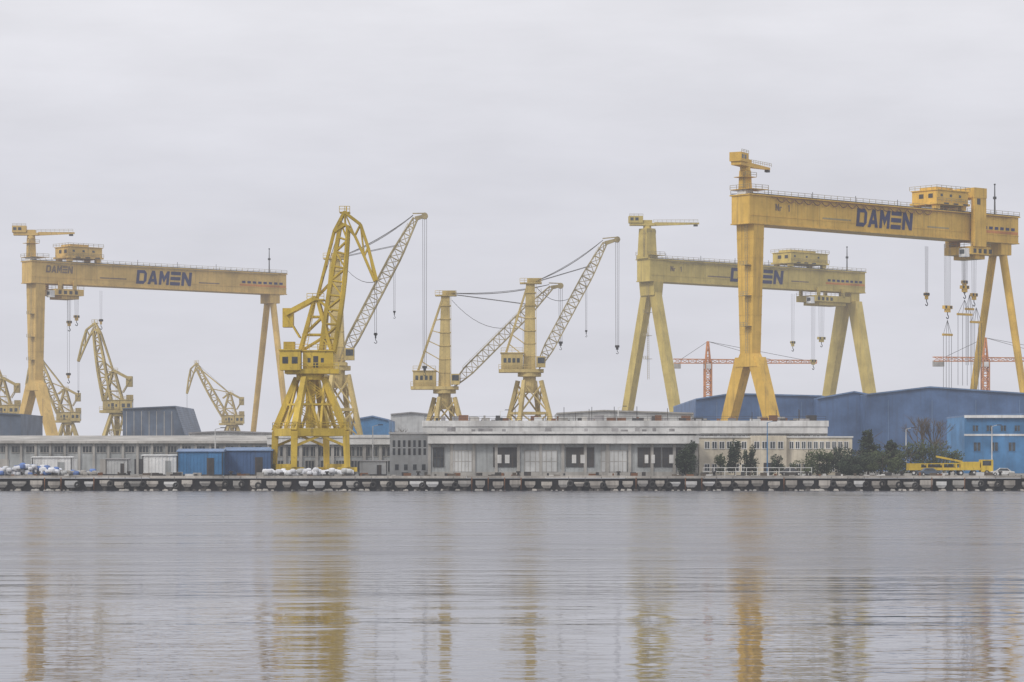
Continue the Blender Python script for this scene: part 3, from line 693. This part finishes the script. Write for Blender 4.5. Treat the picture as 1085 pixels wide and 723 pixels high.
def hall_details(e,P,D,doors,ztop):
    m=MB()
    for a,b,z in doors:
        m.mat(SLATE).box(wx(a,D),wx(b,D),D-.25,D+.1,GZ,wz(z,D)); m.mat(CONC)
        x0,x1=wx(a,D),wx(b,D)
        for k in range(5): xx=x0+(x1-x0)*k/4; m.box(xx-.1,xx+.1,D-.32,D-.26,GZ,wz(z,D))
    m.mat(BLUER)
    for k in range(int((P[-1][0]-P[0][0])/12)):
        xx=P[0][0]+6+k*12; m.box(xx-.12,xx+.12,D-.14,D-.002,GZ,ztop)
    m.obj('doors_and_downpipes',e)
e,P=hall('blue_shipyard_hall',[(737,424),(775,418),(870,420.5),(882,424)],800,110,BLUE,BLUER); hall_details(e,P,800,((790,815,446),),wz(426,800))
e,P=hall('blue_shipyard_hall',[(866,423),(905,416),(932,421)],790,120,BLUE,BLUER)
e,P=hall('blue_shipyard_hall',[(918,419),(985,411),(1130,421)],776,130,BLUE,BLUER); hall_details(e,P,776,((1040,1075,440),),wz(424,776))
e,P=hall('bright_blue_workshop',[(1022,442),(1100,439.5)],640,26,BLUEL,BLUER); D=640
m=MB().mat(WHITE); m.box(wx(1022,D)-.1,wx(1100,D),D-.12,D-.01,wz(462,D),wz(460,D)); m.box(wx(1022,D)-.15,wx(1100,D),D-.75,D-.61,wz(443,D),wz(441.5,D)+.3)
grid_windows(m,wx(1026,D),wx(1100,D),5,wz(457,D),wz(451,D),D,1.3,2,BLUEL); grid_windows(m,wx(1026,D),wx(1100,D),4,wz(478,D),wz(469,D),D,1.6,2,BLUEL)
m.obj('trim_and_windows',e)
e,P=hall('slate_blue_hall',[(130,434),(186,431.5),(196,462)],880,50,SLATE,SLATE)
m=MB().mat(CONC)
for k in range(7): a=wx(134+k*8,880); m.box(a-.1,a+.1,879.9,879.99,GZ,wz(436,880))
m.obj('ribs',e)
e,P=hall('distant_workshop',[(-60,440),(-20,438),(22,440)],860,40,SLATE,SLATE)
e,P=hall('distant_workshop',[(372,446),(395,442),(412,446)],760,40,BLUEL,BLUER)
e,P=hall('distant_workshop',[(414,440),(436,438),(456,440)],820,40,WALLL,ROOF)
e,P=hall('distant_workshop',[(200,460),(240,458),(290,460)],720,30,WALLL,ROOF)
e,P=hall('distant_workshop',[(590,439),(640,436),(735,439)],760,40,WALLL,CONC)
def container(name,px0,px1,pyt,D,mat,dep=5,pitch=.4,doormat=None):
    e=empty(name,wx((px0+px1)/2,D),D,GZ); w=(px1-px0)*D/F/2; h=wz(pyt,D)-GZ
    m=MB().mat(mat); m.box(-w,w,0,dep,.12,h)
    n=int(w*2/.6)
    for i in range(n): xx=-w+.3+i*(2*w-.6)/max(1,n-1); m.box(xx-.1,xx+.1,-.07,-.001,.3,h-.25)
    m.obj('corrugated_walls',e)
    m=MB().mat(WHITE if mat==WHITE else BLUER if mat in(BLUE,BLUEL) else ROOF)
    m.hexa([(-w-.2,-.3,h+.01),(w+.2,-.3,h+.01),(w+.2,dep+.3,h+.01),(-w-.2,dep+.3,h+.01)],[(-w-.2,-.3,h+.1),(w+.2,-.3,h+.1),(w+.2,dep/2+.4,h+pitch),(-w-.2,dep/2+.4,h+pitch)]); m.obj('roof',e)
    m=MB().mat(doormat or DARK); m.box(w*.3,w*.62,-.12,-.072,.15,h*.75); m.mat(DARK); m.box(-w,-w+.15,-.1,-.072,.1,h); m.box(w-.15,w,-.1,-.072,.1,h); m.box(-w,w,-.09,-.07,0,.28); m.obj('door_and_posts',e)
container('blue_metal_shed',188,236,479,516,BLUEL,6,.6); container('blue_metal_shed',237.5,288,478,520,BLUE,8,.7)
container('white_site_cabin',151,188,483,518,WHITE,4,.2,WALLG); container('white_site_cabin',34,76,485,522,WHITE,4,.2,WALLG)
container('site_cabin',112,136,487,530,WALLL,3,.2)
container('site_cabin',380,410,489,525,WALLL,3,.2)
def bag_pile(name,px0,px1,h,D,n,mats,dep=4):
    e=empty(name,wx((px0+px1)/2,D),D,GZ); w=(px1-px0)*D/F/2
    m=MB()
    for k in range(n):
        r=random.uniform(.4,.62); x=random.uniform(-w,w); y=random.uniform(0,dep); zc=random.random()**1.5*h*(1-.5*abs(x)/w)
        m.mat(random.choice(mats)); vs=[];fs=[];N=8;K=5
        for i in range(K+1):
            for j in range(N):
                t=math.pi*i/K; u=2*math.pi*j/N+.3
                sq=lambda c:math.copysign(abs(c)**.6,c)
                rr=r*(1+random.uniform(-.08,.08)); vs.append((x+rr*sq(math.sin(t))*sq(math.cos(u)),y+rr*sq(math.sin(t))*sq(math.sin(u)),r*.8+zc+rr*.8*sq(math.cos(t))))
        for i in range(K):
            for j in range(N): fs.append((i*N+j,i*N+(j+1)%N,(i+1)*N+(j+1)%N,(i+1)*N+j))
        m.add(vs,fs)
    m.obj('bags',e,True)
bag_pile('bulk_bag_pile',278,372,.9,507,110,[TARP,TARP,TARP,WALLL])
bag_pile('bulk_bag_pile',-10,60,1.7,508,150,[TARP,TARP,TARP,TARPB,WALLL])
bag_pile('bulk_bag_pile',62,105,.5,510,30,[TARPB,WALLL,CONC])
m=MB()
for k in range(200):
    x=random.uniform(-120,120); y=random.uniform(503,512); w=random.uniform(.3,1.5); m.mat(random.choice([CONC,CONCD,DARK,BARK,CONCL,RUST])).box(x,x+w,y,y+w,GZ+.005,GZ+random.uniform(.15,.8))
m.obj('quay_clutter')
def lamp(px,D,pyt):
    e=empty('street_lamp',wx(px,D),D,GZ); h=wz(pyt,D)-GZ
    m=MB().mat(BLUEL if px==813 else CONCL); m.tube((0,0,0),(0,0,h),.16,.08,n=8); m.tube((0,0,h),(1.2,0,h+.3),.06,n=6); m.obj('pole',e)
    m=MB().mat(DARK); m.box(1,1.9,-.15,.15,h+.22,h+.38); m.obj('lamp_head',e)
for px,D,y in((813,548,448),(395,530,452),(655,620,432),(960,560,455),(1051,560,452),(228,540,455),(530,600,436)): lamp(px,D,y)
# ------------------------------------------------------------------ vegetation
def crown(m,c,rx,rz,n,ls):
    blobs=[(Vector((random.uniform(-.6,.6)*rx,random.uniform(-.6,.6)*rx,random.uniform(-.75,.7)*rz)),random.uniform(.28,.5)) for _ in range(14)]
    for k in range(n):
        b,r=random.choice(blobs)
        d=Vector((random.gauss(0,1),random.gauss(0,1),random.gauss(0,1))).normalized()*(random.random()**.4)*r
        p=Vector(c)+b+Vector((d.x*rx,d.y*rx,d.z*rz))
        a=Vector((random.gauss(0,1),random.gauss(0,1),random.gauss(0,1))).normalized(); bb=a.orthogonal().normalized(); s=ls*random.uniform(.6,1.3)
        m.add([p-a*s-bb*s*.5,p+a*s-bb*s*.6,p+a*s*.8+bb*s*.6,p-a*s*.8+bb*s*.5],[(0,1,2,3)])
def tree(name,px,D,pyt,wpx,mat,n=1500,ls=.16,conic=False):
    e=empty(name,wx(px,D),D,GZ); h=wz(pyt,D)-GZ; rx=wpx*D/F/2
    m=MB().mat(BARK); m.tube((0,0,0),(.1,0,h*.8),h*.025,.04,n=7)
    for k in range(9):
        z=h*random.uniform(.2,.7); a=random.uniform(0,6.28); l=rx*random.uniform(.5,.9); m.tube((0,0,z),(l*math.cos(a),l*math.sin(a),z+l*.6),h*.01,.02,n=5)
    m.obj('trunk_and_limbs',e)
    m=MB().mat(mat)
    if conic:
        for k in range(6): t=k/6; crown(m,(0,0,h*(.15+.75*t)),rx*(1.05-t*.85),h*.13,n//6,ls)
    else: crown(m,(0,0,h*.5),rx,h*.52,n,ls)
    m.obj('foliage',e)
tree('green_bush',727,527,466,26,LEAFD,2400,.17); tree('green_bush',779,545,468,20,LEAFD,1700,.16); tree('green_bush',795,545,470,18,LEAFD,1500,.16)
tree('green_bush',764,542,482,16,LEAF,800,.15); tree('green_bush',824,542,480,18,LEAFD,900,.15)
tree('green_bush',866,545,474,38,LEAF,2000,.17); tree('green_bush',890,548,472,38,LEAFD,2200,.17)
tree('conifer_tree',920,552,450,44,LEAFD,3600,.2,True); tree('conifer_tree',944,556,462,40,LEAFD,2800,.2,True)
tree('green_bush',905,540,478,56,LEAFD,2200,.17); tree('green_bush',935,542,478,50,LEAF,2000,.17)
tree('green_bush',965,552,468,40,LEAF,1600,.17)
tree('green_bush',985,552,463,44,LEAF,1700,.16); tree('green_bush',1008,548,476,30,LEAF,1000,.15); tree('green_bush',850,540,487,30,LEAF,700,.13)
def bare_tree(px,D,pyt,seed):
    random.seed(seed)
    e=empty('bare_tree',wx(px,D),D,GZ); h=wz(pyt,D)-GZ; m=MB().mat(BARK)
    def br(p,d,l,r,lev):
        q=p+d*l; m.tube(p,q,r,r*.65,n=5,cap=False)
        if lev==0:
            return
        for k in range(3 if lev>1 else 4):
            nd_=(d+Vector((random.gauss(0,.38),random.gauss(0,.38),random.uniform(0,.25)))).normalized(); br(p.lerp(q,random.uniform(.6,1)),nd_,l*random.uniform(.6,.82),r*.6,lev-1)
    br(Vector((0,0,0)),Vector((0,0,1)),h*.3,h*.018,5)
    m.obj('trunk_and_branches',e)
bare_tree(978,570,424,3); bare_tree(990,580,430,5); bare_tree(1000,560,450,9); bare_tree(432,700,440,4)
random.seed(11)
m=MB().mat(LEAF)
for k in range(2600):
    x=random.uniform(-500,500); z=abs(random.gauss(0,1))*2.2*(1+.6*noise.noise(Vector((x*.02,0,0)))); s=random.uniform(.8,2)
    p=Vector((x,1500+random.uniform(-10,10),GZ+z+1.5)); a=Vector((random.gauss(0,1),random.gauss(0,.3),random.gauss(0,1))).normalized(); b=Vector((-a.z,0,a.x))
    m.add([p-a*s-b*s,p+a*s-b*s,p+a*s+b*s,p-a*s+b*s],[(0,1,2,3)])
m.obj('background_trees')

# ------------------------------------------------------------------ yellow flatbed transporter, cars
def wheel(m,x,y,r,w=.3):
    m.mat(RUBBER).tube((x,y-w/2,r),(x,y+w/2,r),r,n=16); m.mat(CONCL).tube((x,y-w/2-.02,r),(x,y+w/2+.02,r),r*.5,n=10)
e=empty('yellow_heavy_transporter',wx(1003,535),535,GZ)
m=MB().mat(Y_P); m.box(-7.4,6.2,-1.4,1.4,1.0,1.5); m.box(6.3,8.6,-1.3,1.3,.7,3.0); m.box(-7.4,-5,-1.3,1.3,1.51,2.3); m.box(2.5,6.1,-1.2,1.2,1.51,2.6)
for x in(-4,-1,1.5): m.box(x,x+.3,-1.3,1.3,1.51,2.3)
m.bar((-5,-1.2,2.2),(2.5,-1.2,2.3),.18); m.bar((3,0,2.6),(-2,0,3.6),.35); m.mat(DARK).box(-4.5,1.2,-.9,.9,1.52,1.9)
m.obj('chassis_and_cab',e)
m=MB().mat(GLASS); m.box(6.6,8.2,-1.34,-1.3,1.9,2.8); m.box(8.6,8.63,-1.1,1.1,1.9,2.8); m.obj('cab_windows',e)
m=MB()
for x in(-6.4,-5,-3.6,-2,1,2.5,5,7.4):
    for y in(-1.2,1.2): wheel(m,x,y,.5)
m.obj('wheels',e)
def car(px,D,mat,rz):
    e=empty('parked_car',wx(px,D),D,GZ,R(rz)); m=MB().mat(mat)
    prof=[(-2.1,.35),(-2.15,.8),(-1.5,.92),(-.9,1.42),(.5,1.45),(1.2,.95),(2.05,.8),(2.1,.35)]
    W=[.82,.86,.84,.66,.66,.84,.8,.8]
    vs=[(x,-w,z) for (x,z),w in zip(prof,W)]+[(x,w,z) for (x,z),w in zip(prof,W)]; n=8
    m.add(vs,[(0,1,2,5,6,7),(2,3,4,5),(15,14,13,10,9,8),(13,12,11,10)]+[(i,(i+1)%n,n+(i+1)%n,n+i) for i in range(n)]); m.obj('car_body',e)
    m=MB().mat(GLASS)
    for s in(-1,1): m.add([(-1.3,s*.85,.95),(-.85,s*.7,1.36),(.42,s*.7,1.38),(1.0,s*.85,.95)],[(0,1,2,3)])
    m.add([(1.17,-.7,1.0),(1.17,.7,1.0),(.58,.6,1.42),(.58,-.6,1.42)],[(0,1,2,3)]); m.obj('windows',e)
    m=MB()
    for x in(-1.35,1.35):
        for y in(-.78,.78): wheel(m,x,y,.32,.22)
    m.obj('wheels',e)
car(985,520,SLATE,5); car(1062,520,WHITE,175); car(838,530,DARK,3)
e=empty('site_fence',0,0,0); m=MB().mat(CONCL); m.rail((wx(745,525),525,GZ),(wx(860,525),525,GZ),1.5,2,.05); m.obj('fence_rails',e)

# ------------------------------------------------------------------ atmosphere
hm=bpy.data.materials.new('emissive_haze_air'); hm.use_nodes=True; nt=hm.node_tree; nt.nodes.clear()
out=nt.nodes.new('ShaderNodeOutputMaterial'); ab=nt.nodes.new('ShaderNodeVolumeAbsorption'); em=nt.nodes.new('ShaderNodeEmission'); ad=nt.nodes.new('ShaderNodeAddShader')
A=.00016; ab.inputs['Color'].default_value=(0,0,0,1); ab.inputs['Density'].default_value=A
em.inputs['Color'].default_value=(.66,.67,.73,1); em.inputs['Strength'].default_value=A  # volume glows by itself, standing in for light scattered by haze
nt.links.new(ab.outputs[0],ad.inputs[0]); nt.links.new(em.outputs[0],ad.inputs[1]); nt.links.new(ad.outputs[0],out.inputs['Volume'])
m=MB().mat(hm); m.box(-900,900,-120,1700,-1.5,160); m.obj('emissive_haze')

# ------------------------------------------------------------------ world, sun, camera
w=bpy.data.worlds.new('World'); scene.world=w; w.use_nodes=True; nt=w.node_tree; nt.nodes.clear()
out=nt.nodes.new('ShaderNodeOutputWorld'); bg1=nt.nodes.new('ShaderNodeBackground'); bg2=nt.nodes.new('ShaderNodeBackground'); mx=nt.nodes.new('ShaderNodeMixShader')
sky=nt.nodes.new('ShaderNodeTexSky'); sky.sky_type='NISHITA'; sky.sun_disc=False; sky.sun_elevation=R(42); sky.sun_rotation=R(215); sky.air_density=1; sky.dust_density=4
nt.links.new(sky.outputs[0],bg1.inputs[0]); bg1.inputs[1].default_value=.1
tc=nt.nodes.new('ShaderNodeTexCoord'); sp=nt.nodes.new('ShaderNodeSeparateXYZ'); nt.links.new(tc.outputs['Generated'],sp.inputs[0])
cr=nt.nodes.new('ShaderNodeValToRGB'); nt.links.new(sp.outputs['Z'],cr.inputs[0]); el=cr.color_ramp.elements
el[0].position=0; el[0].color=(.72,.72,.77,1); el[1].position=1; el[1].color=(1.2,1.2,1.26,1)
for p,c in((.05,(.71,.71,.77,1)),(.10,(.72,.72,.78,1)),(.16,(.83,.825,.87,1)),(.4,(.98,.98,1.03,1))):
    x=el.new(p); x.color=c
def cloud(sc,rot,scale,det,lo,hi,a=.3,b=.7):
    mp=nt.nodes.new('ShaderNodeMapping'); mp.inputs['Scale'].default_value=sc; mp.inputs['Rotation'].default_value=(0,R(rot),0); nt.links.new(tc.outputs['Generated'],mp.inputs[0])
    return ramp(nt,noise_n(nt,mp.outputs[0],scale,det,.55),a,b,lo,hi)
c1=cloud((5,5,32),3,1.2,5,.94,1.05); c2=cloud((9,9,26),-6,2.2,6,.965,1.035)
mu=nt.nodes.new('ShaderNodeMath'); mu.operation='MULTIPLY'; nt.links.new(c1,mu.inputs[0]); nt.links.new(c2,mu.inputs[1])
mm=nt.nodes.new('ShaderNodeVectorMath'); mm.operation='SCALE'; nt.links.new(cr.outputs[0],mm.inputs[0]); nt.links.new(mu.outputs[0],mm.inputs['Scale'])
nt.links.new(mm.outputs[0],bg2.inputs[0]); bg2.inputs[1].default_value=1.0
mx.inputs[0].default_value=.95; nt.links.new(bg1.outputs[0],mx.inputs[1]); nt.links.new(bg2.outputs[0],mx.inputs[2]); nt.links.new(mx.outputs[0],out.inputs[0])
sd=bpy.data.lights.new('sun','SUN'); sd.energy=1.5; sd.angle=R(10); sd.color=(1,.95,.87); so=bpy.data.objects.new('sun',sd); scene.collection.objects.link(so)
az=R(225); elv=R(42)
dirv=Vector((math.sin(az)*math.cos(elv),math.cos(az)*math.cos(elv),math.sin(elv)))
so.rotation_euler=dirv.to_track_quat('Z','Y').to_euler(); so.location=dirv*300
sky.sun_rotation=az
cd=bpy.data.cameras.new('camera'); co=bpy.data.objects.new('camera',cd); scene.collection.objects.link(co)
co.location=(0,0,EYE); co.rotation_euler=(R(90),0,0); cd.sensor_width=36; cd.lens=F/1085*36; cd.shift_y=(HY-361.5)/1085
cd.clip_start=.5; cd.clip_end=12000; scene.camera=co
scene.view_settings.view_transform='Standard'; scene.view_settings.look='None'; scene.view_settings.exposure=0
